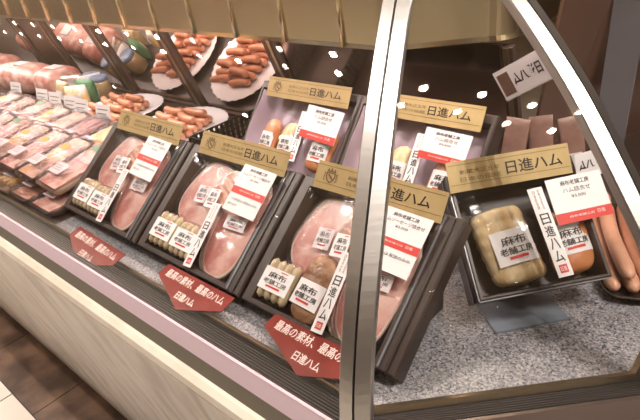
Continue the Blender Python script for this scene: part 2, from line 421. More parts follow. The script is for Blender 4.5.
# ---------------------------------------------------------------- card / label builders
def crest(mb, cx, cy, s, z, m):
    pts = [(cx+s*x, cy+s*y) for x, y in ((-.42, .25), (-.42, -.1), (-.28, -.38), (0, -.55), (.28, -.38), (.42, -.1), (.42, .25))]
    inn = [(cx+s*x*.74, cy+s*(y*.74-.02)) for x, y in ((-.42, .25), (-.42, -.1), (-.28, -.38), (0, -.55), (.28, -.38), (.42, -.1), (.42, .25))]
    n = len(pts)
    mb.faces([(x, y, z) for x, y in pts+inn], [(i, n+i, n+(i+1) % n, (i+1) % n) for i in range(n)], m)
    for a, b in (((-.22, .1), (.22, -.25)), ((.22, .1), (-.22, -.25))):
        ax, ay, bx, by = cx+s*a[0], cy+s*a[1], cx+s*b[0], cy+s*b[1]; k = s*.05
        mb.faces([(ax-k, ay-k, z), (ax+k, ay+k, z), (bx+k, by+k, z), (bx-k, by-k, z)], [(0, 1, 2, 3)], m)
    for x in (-.28, 0, .28):
        mb.faces([(cx+s*(x-.13), cy+s*.33, z), (cx+s*(x+.13), cy+s*.33, z), (cx+s*x, cy+s*(.62 if x == 0 else .54), z)], [(0, 1, 2)], m)
    mb.faces([(cx-s*.38, cy+s*.28, z), (cx+s*.38, cy+s*.28, z), (cx+s*.34, cy+s*.35, z), (cx-s*.34, cy+s*.35, z)], [(0, 1, 2, 3)], m)
    for sx in (-1, 1):
        for k in range(3):
            a = .12-.22*k
            mb.faces([(cx+s*sx*.46, cy+s*a, z), (cx+s*sx*.66, cy+s*(a+.16), z), (cx+s*sx*.52, cy+s*(a-.12), z)], [(0, 1, 2)], m)

def header_board(parent, u0, v0, w, h, z, tilt=18, with_crest=True):
    mb = MB(); th = .0008; Z = th+.0003
    mb.box(0, w, 0, h, 0, th, M_board)
    for y in (.22*h, .86*h):
        mb.faces([(0.002, y, Z), (w-.002, y, Z), (w-.002, y+.0006, Z), (.002, y+.0006, Z)], [(0, 1, 2, 3)], M_inkb)
    if with_crest:
        crest(mb, w*.13, h*.53, h*.50, Z, M_inkb)
        mb.text('創業大正五年', w*.40, h*.63, w*.25, h*.14, Z, M_inkb)
        mb.text('日本の伝統', w*.40, h*.42, w*.25, h*.14, Z, M_inkb)
        mb.text('日進ハム', w*.725, h*.53, w*.36, h*.40, Z, M_ink, bold=.012)
    else:
        mb.text('創業大正五年', w*.26, h*.62, w*.33, h*.15, Z, M_inkb)
        mb.text('日本の伝統', w*.26, h*.38, w*.33, h*.15, Z, M_inkb)
        mb.text('日進ハム', w*.70, h*.53, w*.46, h*.44, Z, M_ink, bold=.012)
    return mb.done('header_board', parent, T(u0, v0, z) @ RX(tilt))

def brand_label(parent, u, v, w, h, z, rot=0, name='label'):
    mb = MB(); mb.box(-w/2, w/2, -h/2, h/2, 0, .0006, M_white); Z = .0009
    mb.text('麻布', 0, h*.19, w*.62, h*.27, Z, M_ink, bold=.010)
    mb.text('老舗工房', 0, -h*.10, w*.80, h*.22, Z, M_ink, bold=.008)
    mb.faces([(-w*.25, -h*.35, Z), (w*.25, -h*.35, Z), (w*.25, -h*.27, Z), (-w*.25, -h*.27, Z)], [(0, 1, 2, 3)], M_red)
    mb.faces([(w*.05, h*.40, Z), (w*.30, h*.40, Z), (w*.30, h*.44, Z), (w*.05, h*.44, Z)], [(0, 1, 2, 3)], M_red)
    return mb.done(name, parent, T(u, v, z) @ RZ(rot))

def name_strip(parent, u, v, w, h, z, rot=0):
    mb = MB(); mb.box(-w/2, w/2, -h/2, h/2, 0, .0006, M_white); Z = .0009
    mb.text('創業大正五年', w*.16, h*.36, w*.16, h*.24, Z, M_inkb, vertical=True)
    mb.text('日本の伝統', -w*.16, h*.36, w*.16, h*.22, Z, M_inkb, vertical=True)
    mb.text('日進ハム', 0, -h*.07, w*.62, h*.56, Z, M_ink, vertical=True, bold=.015)
    mb.faces([(-w*.27, -h*.46, Z), (w*.27, -h*.46, Z), (w*.27, -h*.37, Z), (-w*.27, -h*.37, Z)], [(0, 1, 2, 3)], M_red)
    mb.text('日進', 0, -h*.415, w*.40, h*.05, Z+.0002, M_white)
    return mb.done('name_strip', parent, T(u, v, z) @ RZ(rot))

def price_card(parent, mw, w, h, line2, label, group, extra=True):
    """white card, red band; the long ones have a second cream panel below"""
    mb = MB(); th = .0007; Z = th+.0003
    mb.box(0, w, 0, h, 0, th, M_white)
    hb = h if not extra else h*.62        # upper white field incl. band
    y0 = h-hb
    mb.faces([(0, y0, Z), (w, y0, Z), (w, y0+hb*.23, Z), (0, y0+hb*.23, Z)], [(0, 1, 2, 3)], M_red)
    mb.text('麻布老舗工房', w*.5, y0+hb*.86, w*.52, hb*.11, Z, M_ink, bold=.01)
    mb.text(line2, w*.5, y0+hb*.70, w*(.84 if len(line2) > 6 else .50), hb*.11, Z, M_ink)
    mb.text('¥3,000', w*.5, y0+hb*.55, w*.26, hb*.08, Z, M_ink)
    mb.text('麻布老舗工房', w*.45, y0+hb*.13, w*.45, hb*.05, Z+.0002, M_lightink)
    mb.text('日進', w*.80, y0+hb*.14, w*.14, hb*.08, Z+.0002, M_lightink)
    if extra:
        mb.text('この商品は 配送のみの', w*.5, y0*.70, w*.84, y0*.15, Z, M_ink)
        mb.text('承ります', w*.22, y0*.40, w*.28, y0*.14, Z, M_ink)
    o = mb.done('price_card', None, mw)
    tag(o, label, 'price card', group)
    return o

# ---------------------------------------------------------------- food builders
def blob_outline(rx, ry, seed, n=36, wob=.05, p=2.3):
    rnd = random.Random(seed); ph = [rnd.uniform(0, 6.28) for _ in range(4)]; out = []
    for i in range(n):
        a = 2*PI*i/n; k = 1+wob*sum(math.sin((j+2)*a+ph[j])/(j+1.5) for j in range(4))
        c, s = math.cos(a), math.sin(a)
        out.append((rx*k*math.copysign(abs(c)**(2/p), c), ry*k*math.copysign(abs(s)**(2/p), s)))
    return out
def ham_slices(parent, u, v, rx, ry, z, rot, seed, m_in, name='sliced_ham', layers=3, step=(.006, .003)):
    """a fanned stack of oval slices: pink face inside a pale rim of fat"""
    mb = MB()
    for L in range(layers):
        P = blob_outline(rx, ry, seed); ox, oy = -step[0]*(layers-1-L), -step[1]*(layers-1-L); z0 = L*.0028
        Q = [(x*.935, y*.95) for x, y in P]; n = len(P)
        R_ = [(x+ox, y+oy) for x, y in P]; S = [(x*.985+ox, y*.985+oy) for x, y in P]; Qi = [(x+ox, y+oy) for x, y in Q]
        vs = [(x, y, z0) for x, y in R_]+[(x, y, z0+.0018) for x, y in R_]+[(x, y, z0+.0026) for x, y in S]+[(x, y, z0+.0028) for x, y in Qi]
        fs = []
        for r in range(3): fs += [(r*n+i, r*n+(i+1) % n, (r+1)*n+(i+1) % n, (r+1)*n+i) for i in range(n)]
        mb.faces(vs, fs, M_fat, True)
        mb.faces([(x, y, z0+.0028) for x, y in Qi]+[(ox, oy, z0+.0046)], [(i, (i+1) % n, n) for i in range(n)], m_in, True)
    return mb.done(name, parent, T(u, v, z) @ RZ(rot))

def sausage_pack(parent, u, v, z, w, h, n=4, m=None, rot=0):
    """a sealed film pouch (part) holding n sausages and a paper label (sub-parts)"""
    m = m or M_wsaus
    mb = MB()
    R_ = []
    for zz, k in ((0, 1.), (.003, 1.03), (.010, .95), (.013, .80)):
        R_.append([(x*k, y*k, zz) for x, y in blob_outline(w/2, h/2, 3, 28, .0, 6)])
    mb.loft(R_, M_filmw)
    root = mb.done('sausage_pack', parent, T(u, v, z) @ RZ(rot))
    for i in range(n):
        x = -w/2+w*(i+.5)/n
        mb = MB(); r = w/n*.52
        P, Q = [], []
        K = 14
        for k in range(K+1):
            t = k/K; e = min(1, math.sin(PI*min(max(t, .0), 1))*3.2+.12)
            P.append((x, -h*.46+h*.92*t, .007)); Q.append(r*(e)*(1-.08*abs(math.cos(t*PI*5))))
        mb.tube(P, Q, m, 10); mb.done('sausage', root, Matrix())
    brand_label(root, 0, -h*.02, w*.96, h*.50, .0136)
    return root

def band_ham(parent, u, v, z, w, h, m, rot=0, net=True, name='whole_ham', lbl=None, seed=1, flat=.8, px_=4.5):
    """a whole ham: rounded, grooved by its net, with a paper label"""
    mb = MB(); rings = []; K = 26; n = 26
    for k in range(K+1):
        t = k/K; e = (1-abs(2*t-1)**px_)**.5 if 0 < t < 1 else .0
        e = max(e, .08); g = (1-.065*abs(math.sin(t*PI*7))**.5) if net else 1-.01*math.sin(t*17)
        y = -h/2+h*t
        ring_ = []
        for j in range(n):
            a = 2*PI*j/n; q = 1-(.05*abs(math.sin(a*5))**.5 if net else 0)
            ring_.append((w/2*e*g*q*math.cos(a)+.0025*math.sin(t*4+seed), y, w/2*flat*e*g*q*math.sin(a)+w/2*flat))
        rings.append(ring_)
    mb.loft(rings, m)
    o = mb.done(name, parent, T(u, v, z) @ RZ(rot))
    if lbl:
        # label wrapped on the front of the ham
        lw, lh, ly = lbl
        mb = MB(); N = 10; zt = w*flat; rad = w/2
        def P(x, y, e=.0008):
            a = x/rad; return (math.sin(a)*rad*1.02, y, w/2*flat+(math.cos(a)*w/2*flat)*1.0+e)
        vs = [P(-lw/2+lw*i/N, y) for y in (ly-lh/2, ly+lh/2) for i in range(N+1)]
        mb.faces(vs, [(i, i+1, N+2+i, N+1+i) for i in range(N)], M_white)
        def wt(body, cx, cy, ww, hh, mm, bold=0.):
            tmp = MB(); tmp.text(body, cx, cy, ww, hh, 0, mm, bold=bold)
            for vv in tmp.bm.verts: vv.co = P(vv.co.x, vv.co.y, .0016)
            me = bpy.data.meshes.new('x'); tmp.bm.to_mesh(me); tmp.bm.free()
            mb.faces([tuple(v_.co) for v_ in me.vertices], [tuple(p.vertices) for p in me.polygons], mm); bpy.data.meshes.remove(me)
        wt('麻布', 0, ly+lh*.17, lw*.58, lh*.27, M_ink, .01); wt('老舗工房', 0, ly-lh*.12, lw*.78, lh*.22, M_ink, .015)
        vs = [P(-lw*.22+lw*.44*i/4, y, .0016) for y in (ly-lh*.36, ly-lh*.28) for i in range(5)]
        mb.faces(vs, [(i, i+1, 6+i, 5+i) for i in range(4)], M_red)
        mb.done('label', o, Matrix(), recalc=False)
    return o

# ---------------------------------------------------------------- gift boxes
def tray(parent, W, H, D, wu0, wu1, wv0, wv1, m, edge=None):
    """shallow dark tray: broad rim, well between wu0..wu1 / wv0..wv1, floor 3 mm above its underside; face at z=0"""
    mb = MB(); fl = -D+.003; r = .002
    o = [(0, 0), (W, 0), (W, H), (0, H)]; i_ = [(wu0, wv0), (wu1, wv0), (wu1, wv1), (wu0, wv1)]
    f_ = [(x+(.004 if x < W/2 else -.004), y+(.004 if y < H/2 else -.004)) for x, y in i_]
    vs = [(x, y, -D) for x, y in o]+[(x, y, -r) for x, y in o]+[(x+(r if x == 0 else -r), y+(r if y == 0 else -r), 0) for x, y in o]+[(x, y, 0) for x, y in i_]+[(x, y, fl) for x, y in f_]
    fs = [(3, 2, 1, 0)]
    for L in range(4): fs += [(L*4+k, L*4+(k+1) % 4, (L+1)*4+(k+1) % 4, (L+1)*4+k) for k in range(4)]
    fs.append((16, 17, 18, 19))
    mb.faces(vs, fs, m)
    return mb.done('tray', parent, Matrix())

def film(parent, u0, u1, v0, v1, z, m=None, name='clear_lid', bulge=.002):
    mb = MB(); N = 8; M_ = 8; vs = []
    for j in range(M_+1):
        for i in range(N+1):
            a, b = i/N, j/M_
            vs.append((u0+(u1-u0)*a, v0+(v1-v0)*b, z+bulge*math.sin(PI*a)*math.sin(PI*b)))
    mb.faces(vs, [(j*(N+1)+i, j*(N+1)+i+1, (j+1)*(N+1)+i+1, (j+1)*(N+1)+i) for j in range(M_) for i in range(N)], m or M_film, True)
    return mb.done(name, parent, Matrix())

def shrink(parent, u, v, w, h, z, hz, rot=0):
    mb = MB(); R_ = []
    for zz, k in ((0, 1.06), (hz*.5, 1.03), (hz, .93), (hz*1.15, .6)):
        R_.append([(x*k, y*k, zz) for x, y in blob_outline(w/2, h/2, 5, 28, .02, 3)])
    mb.loft(R_, M_filmw)
    return mb.done('vacuum_film', parent, T(u, v, z) @ RZ(rot))

def wedge_stand(x0, x1, pts, label, group, mw=None):
    """black slanted riser; pts = side outline (y, z)"""
    mb = MB(); n = len(pts)
    vs = [(x0, y, z) for y, z in pts]+[(x1, y, z) for y, z in pts]
    mb.faces(vs, [tuple(range(n)), tuple(reversed(range(n, 2*n)))]+[(i, n+i, n+(i+1) % n, (i+1) % n) for i in range(n)], M_dark)
    o = mb.done('display_riser', None, mw); tag(o, label, 'riser', group); return o

AL = 38
def assortment(mw, second, label, group, left_top=True):
    """ham and sausage gift box, 24 cm wide; second = what the lower middle pack is"""
    root = empty('ham_gift_box', mw); D = .0245
    tray(root, .237, .186, D, .016, .208, .008, .172, M_trayb)
    # ridges on the broad right-hand rim
    mb = MB(); mb.box(.213, .2155, .003, .183, 0, .0018, M_edge); mb.box(.224, .2265, .003, .183, 0, .0018, M_dark); mb.done('rim_ridge', root, Matrix())
    fl = -D+.003
    a = ham_slices(root, .080, .110, .052, .060, fl, -12, 11, M_hamp, layers=4, step=(.004, -.002))
    b = ham_slices(root, .166, .087, .041, .079, fl+.005, 2, 23, M_ham if second == 'pale' else M_hamp, layers=3, step=(.007, .0))
    bc = ham_slices(root, .116, .130, .024, .034, fl+.0135, -25, 31, M_bacon, 'bacon_slices', layers=2, step=(.004, .0))
    sausage_pack(root, .042, .040, fl+.011, .050, .060, 4)
    if second == 'pale': sausage_pack(root, .096, .038, fl+.012, .050, .058, 4)
    else:
        band_ham(root, .097, .050, fl+.004, .054, .088, M_roastc, rot=-2, lbl=(.046, .032, -.010), name='smoked_ham', flat=.50)
    brand_label(root, .074, .112, .024, .028, fl+.0185, 6, 'small_label')
    brand_label(root, .106, .110, .022, .030, fl+.0245, 6, 'small_label')
    brand_label(root, .168, .088, .040, .020, fl+.0195, 3, 'small_label')
    shrink(root, .080, .112, .112, .124, fl, .017, -12); shrink(root, .165, .087, .084, .162, fl, .018, 2)
    film(root, .012, .212, .004, .176, .0008)
    name_strip(root, .1265, .055, .0165, .100, .0045, 4)
    header_board(root, .023, .172, .190, .036, .0025)
    tag(root, label, 'gift box', group)
    return root

def place(x, y, z, a, yaw=0): return T(x, y, z) @ RZ(yaw) @ RX(a)
GB = 'ham gift boxes in the front row'
ybase = .330; zb = CAMZ-.430
m_A = place(-.966, ybase, zb, AL); m_B = place(-.722, ybase, zb, AL); m_C = place(-.479, ybase, zb, AL)
A = assortment(m_A, 'pale', 'dark ham gift box with gold header, leftmost of the front row beside the meat packs', GB)
mbB = copy_tree(A, None, m_B); tag(mbB, 'dark ham gift box with gold header, middle one of the three in front', 'gift box', GB)
Cc = assortment(m_C, 'roast', 'dark ham gift box with netted brown ham, behind the steel mullion', GB)
def riser_front(x, label):
    c, s = math.cos(math.radians(AL)), math.sin(math.radians(AL)); D = .0265
    def pt(v, d): return (ybase+v*c+d*s, zb+v*s-d*c)
    p0 = pt(.012, D); p1 = pt(.165, D)
    return wedge_stand(x+.025, x+.21, [(p0[0], DECK+.0003), (p1[0], DECK+.0003), p1, p0], label, 'risers under the front gift boxes')
riser_front(-.966, 'black wedge riser under the leftmost front gift box')
riser_front(-.722, 'black wedge riser under the middle front gift box')
riser_front(-.479, 'black wedge riser under the front gift box behind the mullion')
GP = 'long price cards on the front gift boxes'
for mw, l in ((m_A, 'leftmost front'), (m_B, 'middle front'), (m_C, 'mullion-side front')):
    price_card(None, mw @ T(.142, .100, .010) @ RZ(-2) @ RX(3), .066, .072, 'ハムソーセージ詰合せ', 'white and cream price card with red band on the %s gift box' % l, GP)

# red pentagon signs lying in front of the boxes
def pentagon(x, y, rot, k, label):
    w = .146*k; h = .052*k
    mb = MB(); P = [(0, 0), (-.004, -.020*k), (w*.52, -h), (w*.98, -.024*k), (w, 0)]
    mb.prism(list(reversed(P)), 0, .0012, M_redp); Z = .0015
    mb.text('最高の素材、最高のハム', w*.50, -.0115*k, w*.86, .0135*k, Z, M_lightink, bold=.01)
    mb.text('日進ハム', w*.52, -.0335*k, w*.27, .0120*k, Z, M_lightink, bold=.02)
    o = mb.done('pentagon_sign', None, T(x+.006, y-.006, DECK+.0215) @ RZ(rot) @ RX(20)); tag(o, label, 'sign', 'red pentagon signs')
    return o
pentagon(-.862, .314, -2, 1.02, 'red pentagon sign under the leftmost front gift box')
pentagon(-.632, .331, 0, .98, 'red pentagon sign with white lettering under the middle front gift box')
pentagon(-.422, .340, 0, 1.0, 'red pentagon sign with white lettering beside the steel mullion foot')

# back row: boxes lined with lilac satin, three packs each
def satin_box(mw, label, group):
    root = empty('ham_gift_box', mw); D = .032
    tray(root, .222, .165, D, .006, .216, .006, .152, M_trayb)
    mb = MB(); N = 40; K = 8; vs = []
    for j in range(K+1):
        for i in range(N+1):
            u, v = i/N, j/K
            vs.append((.008+.206*u, .009+.140*v, -.021+.0028*math.sin(u*20+v*5)+.0018*math.sin(u*41-v*8)+.010*max(0, v-.55)+.16*max(0, .13-u)))
    mb.faces(vs, [(j*(N+1)+i, j*(N+1)+i+1, (j+1)*(N+1)+i+1, (j+1)*(N+1)+i) for j in range(K) for i in range(N)], M_satin, True)
    mb.done('satin_lining', root, Matrix())
    for u, w, h, mm in ((.052, .036, .072, M_roastb), (.098, .036, .072, M_roast), (.176, .046, .078, M_roastb)):
        sp = shrink_ham(root, u, .066, w, h, mm)
    film(root, .004, .218, .004, .154, .0008)
    name_strip(root, .127, .078, .0165, .086, .003, 2)
    header_board(root, .024, .137, .183, .034, .004, tilt=12)
    tag(root, label, 'gift box', group); return root
def shrink_ham(root, u, v, w, h, mm):
    return band_ham(root, u, v, -.020, w, h, mm, lbl=(w*.92, .032, -.006), net=False, flat=.50, seed=int(u*100))
GS = 'satin-lined gift boxes in the back row'
AB = 50
m_D = place(-.737, .553, CAMZ-.265-.165*math.sin(math.radians(AB)), AB)
m_E = place(-.514, .553, CAMZ-.265-.165*math.sin(math.radians(AB)), AB)
Dx = satin_box(m_D, 'lilac satin-lined gift box in the back row, left one near the mirror', GS)
Ex = copy_tree(Dx, None, m_E); tag(Ex, 'lilac satin-lined gift box in the back row, seen right of the mullion', 'gift box', GS)
def riser_back(x, label):
    c, s = math.cos(math.radians(AB)), math.sin(math.radians(AB)); D = .0325; z0 = CAMZ-.265-.165*s
    def pt(v, d): return (.553+v*c+d*s, z0+v*s-d*c)
    p0 = pt(.0, D); p1 = pt(.12, D)
    return wedge_stand(x+.02, x+.212, [(p0[0], DECK+.0003), (p1[0], DECK+.0003), p1, p0], label, 'risers under the back gift boxes')
riser_back(-.737, 'black wedge riser under the left satin-lined gift box')
riser_back(-.514, 'black wedge riser under the right satin-lined gift box')
GQ = 'short price cards on the satin and single boxes'
price_card(None, m_D @ T(.132, .078, .008) @ RZ(-3) @ RX(4), .076, .054, 'ハム詰合せ', 'white price card with red band on the left satin-lined box', GQ, extra=False)
price_card(None, m_E @ T(.132, .086, .009) @ RZ(-2) @ RX(4), .070, .044, 'ハム詰合せ', 'white price card with red band on the right satin-lined box', GQ, extra=False)

# the two-ham box on the angled side
AF = 45; YF = 50
m_F = place(-.211, .453, CAMZ-.400, AF, YF)
root = empty('ham_gift_box', m_F); D = .040
tray(root, .158, .150, D, .005, .153, .004, .134, M_trayb)
mb = MB()
for a in ((0, .158, -.0012, .0002), ): mb.box(a[0], a[1], a[2], a[3], -.003, .0012, M_edge)
mb.box(-.0012, .0002, 0, .15, -.003, .0012, M_edge); mb.box(-.001, .0002, 0, .15, -.020, -.017, M_edge); mb.done('lid_edge', root, Matrix())
band_ham(root, .056, .058, -.036, .070, .094, M_roast, rot=5, lbl=(.052, .040, -.004), flat=.56, seed=2, px_=16)
band_ham(root, .128, .050, -.036, .052, .078, M_roastb, rot=4, lbl=(.050, .036, .002), net=False, flat=.66, seed=5, px_=6)
film(root, .003, .155, .002, .136, .0045, bulge=.003)
name_strip(root, .098, .062, .018, .106, .0082, 3)
header_board(root, -.002, .126, .150, .036, .006, tilt=14, with_crest=False)
tag(root, 'dark two-ham gift box tilted on the angled right side of the case', 'gift box')
price_card(None, m_F @ T(.109, .066, .011) @ RZ(2) @ RX(3), .068, .054, 'ハム詰合せ', 'white price card with red band on the two-ham box at right', GQ, extra=False)
# its grey acrylic stand
st = empty('display_stand', T(-.19, .52, DECK) @ RZ(YF))
mb = MB(); mb.box(-.045, .045, -.030, .040, .0003, .003, M_grey); mb.done('base_plate', st, Matrix(), bevel=.0008)
mb = MB(); mb.box(-.02, .02, .028, .032, .003, .045, M_grey); mb.done('upright', st, Matrix(), bevel=.0006)
tag(st, 'grey acrylic stand plate under the two-ham box at right', 'stand')

# ---------------------------------------------------------------- cards standing in for header board reflections behind the right box
def reflected_sign(x, y, z, yaw, tilt, roll, w, h, label, dark=False):
    mb = MB(); mb.box(-w/2, w/2, 0, h, 0, .001, mat('dim reflection card', (.50, .46, .46), .5) if dark else M_white); Z = .0014  # grey card colour holds the dimness of the reflection
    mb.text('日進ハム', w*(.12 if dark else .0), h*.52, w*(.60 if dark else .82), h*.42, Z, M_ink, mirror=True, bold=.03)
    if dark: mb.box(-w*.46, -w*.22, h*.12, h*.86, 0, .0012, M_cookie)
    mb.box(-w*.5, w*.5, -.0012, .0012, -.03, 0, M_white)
    o = mb.done('reflected_sign', None, T(x, y, z) @ RZ(yaw) @ RX(tilt) @ RZ(roll)); tag(o, label, 'sign'); return o
# ---------------------------------------------------------------- left-hand packs
M_plabel = mat('pinkish label paper', (.62, .52, .55), .5)
M_ptray = mat('tan foam tray', (.50, .36, .26), .5)
M_reflham = mat('reflected ham', (.22, .11, .085), .35, noise=((.36, .22, .18), .35, .65), scale=25, coat=.2)
def meat_pack(w, d, h, kind, seed):
    """clear-lidded tray: tray, contents, lid, printed label"""
    root = empty('meat_pack', Matrix())
    mb = MB()
    R_ = [[(x*k, y*k, z) for x, y in blob_outline(w/2, d/2, 1, 24, 0, 7)] for z, k in ((0, .90), (.003, .93), (h*.55, 1.), (h*.55, .94), (.004, .86))]
    mb.loft(R_, M_ptray if kind in ('ham', 'yellow') else M_trayb); mb.done('tray', root, Matrix())
    mc = {'ham': M_ham, 'pale': M_hamp, 'dark': mat('dry sausage', (.16, .025, .022), .35, noise=((.28, .06, .05), .4, .6), scale=50, coat=.5),
          'yellow': mat('yellow snack', (.62, .36, .09), .4, noise=((.70, .46, .20), .4, .6), scale=60, coat=.4),
          'mixed': mat('orange cheese', (.66, .32, .10), .4, noise=((.62, .40, .34), .45, .55), scale=30, coat=.4),
          'bacon': M_bacon}[kind]
    rnd = random.Random(seed)
    mb = MB()
    if kind in ('ham', 'pale', 'bacon', 'mixed'):
        for k in range(5):
            y = -d*.34+d*.17*k
            mb.box(-w*.40, w*.40, y-d*.10, y+d*.10, -.0015, .0015, mc, T(0, 0, h*.52) @ RX(0) @ T(0, 0, .001*(k % 2)) )
            mb.box(-w*.40, w*.40, y+d*.092, y+d*.10, .0016, .0022, M_fat, T(0, 0, h*.52+.001*(k % 2)))
        mb.box(-w*.41, w*.41, -d*.42, d*.42, .004, h*.5, mc)
    else:
        for k in range(9):
            a = rnd.uniform(-.4, .4); x = -w*.3+w*.075*k; 
            mb.capsule((x-.01*a, -d*.38, h*.5+.003*(k % 3)), (x+.02*a, d*.38, h*.5+.003*((k+1) % 3)), w*.07, mc, n=8)
    mb.done('contents', root, Matrix())
    mb = MB(); R_ = [[(x*k, y*k, z) for x, y in blob_outline(w/2, d/2, 1, 24, 0, 7)] for z, k in ((h*.55, 1.01), (h*.60, 1.01), (h*.98, .93), (h, .85))]
    mb.loft(R_, M_filmw); mb.done('clear_lid', root, Matrix())
    mb = MB(); lw, lh = w*.46, d*.19; mb.box(-lw/2, lw/2, -lh/2, lh/2, 0, .0005, M_plabel)
    for k in range(3): mb.box(-lw*.4, lw*(.1+.1*k), lh*(.22-.2*k), lh*(.27-.2*k), .0005, .0008, M_inkb)
    mb.done('paper_label', root, T(-w*.08, -d*.20, h+.0008) @ RZ(2))
    if kind in ('mixed', 'pale'):
        mb = MB(); mb.prism([(.014*math.cos(a*PI/8), .009*math.sin(a*PI/8)) for a in range(16)], 0, .0005, mat('orange sticker', (.80, .34, .06), .5)); mb.done('sticker', root, T(w*.15, d*.16, h+.001))
    if kind == 'yellow' or seed == 3:
        mb = MB(); mb.box(-.016, .016, -.008, .008, 0, .0005, M_green); mb.done('sticker', root, T(w*.1, d*.32, h+.001))
    return root
protos = {}
used = set()
def put_pack(kind, x, y, z, tilt, yaw, label, group, k=1.):
    if kind not in protos:
        protos[kind] = meat_pack(.088, .145, .026, kind, len(protos))
    o = protos[kind] if kind not in used else copy_tree(protos[kind])
    used.add(kind); o.matrix_world = T(x, y, z) @ RZ(yaw) @ RX(tilt) @ Matrix.Scale(k, 4)
    tag(o, label, 'food pack', group); return o
GPk = 'clear meat packs at the left end'
xs = [-1.022-.094*i for i in range(12)]
kinds1 = ['ham', 'mixed', 'pale', 'mixed', 'ham', 'pale', 'bacon', 'ham', 'pale', 'ham', 'mixed', 'pale']
ordn = ['nearest the gift box', 'second from the gift boxes', 'third from the gift boxes', 'fourth from the gift boxes', 'fifth from the gift boxes', 'sixth from the gift boxes', 'seventh from the gift boxes', 'eighth from the gift boxes', 'ninth from the gift boxes', 'tenth from the gift boxes', 'eleventh from the gift boxes', 'last toward the left edge']
for i, x in enumerate(xs[:10]):
    put_pack(['pale', 'bacon', 'yellow', 'ham', 'bacon'][i % 5], x+.01, .372, DECK+.0005, 0, random.uniform(-2, 2), 'flat lower meat pack along the front lip, %s' % ordn[i], GPk)
for i, x in enumerate(xs[:10]):
    put_pack(kinds1[i], x, .405, DECK+.043, 10, random.uniform(-3, 3), 'clear pack of sliced meat tilted in the front row, %s' % ordn[i], GPk, 1.04)
kinds2 = ['yellow', 'yellow', 'dark', 'bacon', 'mixed', 'ham', 'bacon', 'pale']
for i in range(8):
    x = -1.06-.098*i
    put_pack(kinds2[i], x, .525, DECK+.030, 8, random.uniform(-6, 6), 'clear pack of %s in the second row, %s' % ({'yellow': 'yellow cheese sausages', 'dark': 'dark red dry sausages', 'bacon': 'brown bacon', 'mixed': 'orange and pink slices', 'ham': 'pink ham', 'pale': 'pale ham'}[kinds2[i]], ordn[i]), GPk)
# stepped shelf carrying the tilted packs
wedge_stand(-2.1, -.985, [(.478, DECK+.0003), (.584, DECK+.0003), (.584, DECK+.034), (.478, DECK+.016)], 'long black step under the second row of meat packs', None)

# price tags standing behind them
def tagcard(x, y, yaw, w, h, label):
    root = empty('price_tag', T(x, y, DECK+.026) @ RZ(yaw) @ RX(76))
    mb = MB(); mb.box(-w/2, w/2, 0, h, 0, .0012, M_white)
    for k in range(3): mb.box(-w*.36, w*(.36-.12*(k % 2)), h*(.72-.22*k), h*(.76-.22*k), .0012, .0016, M_inkb)
    mb.done('card', root, Matrix())
    mb = MB(); mb.box(-w/2, w/2, -.014, 0, -.001, .0022, mat('tag base', (.55, .16, .07), .4)); mb.box(-w*.4, w*.4, -.026, -.014, -.002, .001, M_grey); mb.done('holder', root, Matrix())
    tag(root, label, 'price tag', 'white price tags behind the meat packs'); return root
TG = [(-1.655, 'first from the left of the row'), (-1.575, 'second from the left'), (-1.485, 'third from the left'), (-1.425, 'fourth from the left'), (-1.315, 'rightmost, in front of the sausage plate'), (-1.835, 'set apart at the far left')]
for x, l in TG: tagcard(x+.01, .612, 8, .056, .048, 'small white price tag on a red holder, %s' % l)

# pink ham loaves and small pouches at the far left
for i, (x, y, yaw, L, mm, lb) in enumerate(((-2.00, .72, 6, .26, M_hamp, 'large pale pink ham loaf lying at the left, in front'), (-2.30, .74, 8, .24, M_ham, 'large pink ham loaf at the far left edge'), (-1.80, .74, 4, .12, M_hamp, 'short pink ham loaf beside the pouches'))):
    root = empty('ham_loaf', T(x, y, DECK+.0005) @ RZ(yaw)); mb = MB(); rings = []
    for k in range(13):
        t = k/12; e = max(.25, (1-abs(2*t-1)**6)**.5 if 0 < t < 1 else .25)
        rings.append([((t-.5)*L, p[0]*e, p[1]*e+.045) for p in blob_outline(.062, .045, 4, 24, .02, 3)])
    mb.loft(rings, mm); mb.done('meat', root, Matrix())
    mb = MB(); mb.box(-.03, .03, -.02, .02, 0, .001, M_white); mb.done('paper_label', root, T(0, 0, .0905) @ RX(0))
    tag(root, lb, 'ham loaf', 'ham loaves at the left')
GPo = 'small snack pouches behind the price tags'
pl = ['yellow and silver snack pouch beside the short ham loaf', 'green and white snack pouch in the middle of the pouches', 'yellow snack pouch nearest the sausage plate', 'silver snack pouch at the left of the pouches', 'pale snack pouch behind the others']
for i, (x, y) in enumerate(((-1.66, .69), (-1.60, .73), (-1.56, .68), (-1.70, .74), (-1.64, .77))):
    root = empty('snack_pouch', T(x, y, DECK+.0005) @ RZ(20*i))
    mb = MB(); pm = [M_jar, M_green, mat('yellow pouch', (.72, .55, .22), .3, noise=((.75, .70, .6), .45, .55), scale=40), mat('silver pouch', (.6, .58, .56), .25, .6, noise=((.5, .3, .25), .5, .55), scale=50), M_white][i]
    R_ = []
    for k in range(9):
        t = k/8; th = .016*math.sin(PI*t)**.6+.001
        R_.append([(p[0], p[1], .075*t) for p in blob_outline(.032, th, 2, 18, 0, 3)])
    mb.loft(R_, pm); mb.done('pouch_body', root, Matrix())
    mb = MB(); mb.box(-.018, .018, 0, .026, 0, .0005, M_white); mb.done('paper_label', root, T(0, -.0172, .024) @ RX(88))
    tag(root, pl[i], 'pouch', GPo)
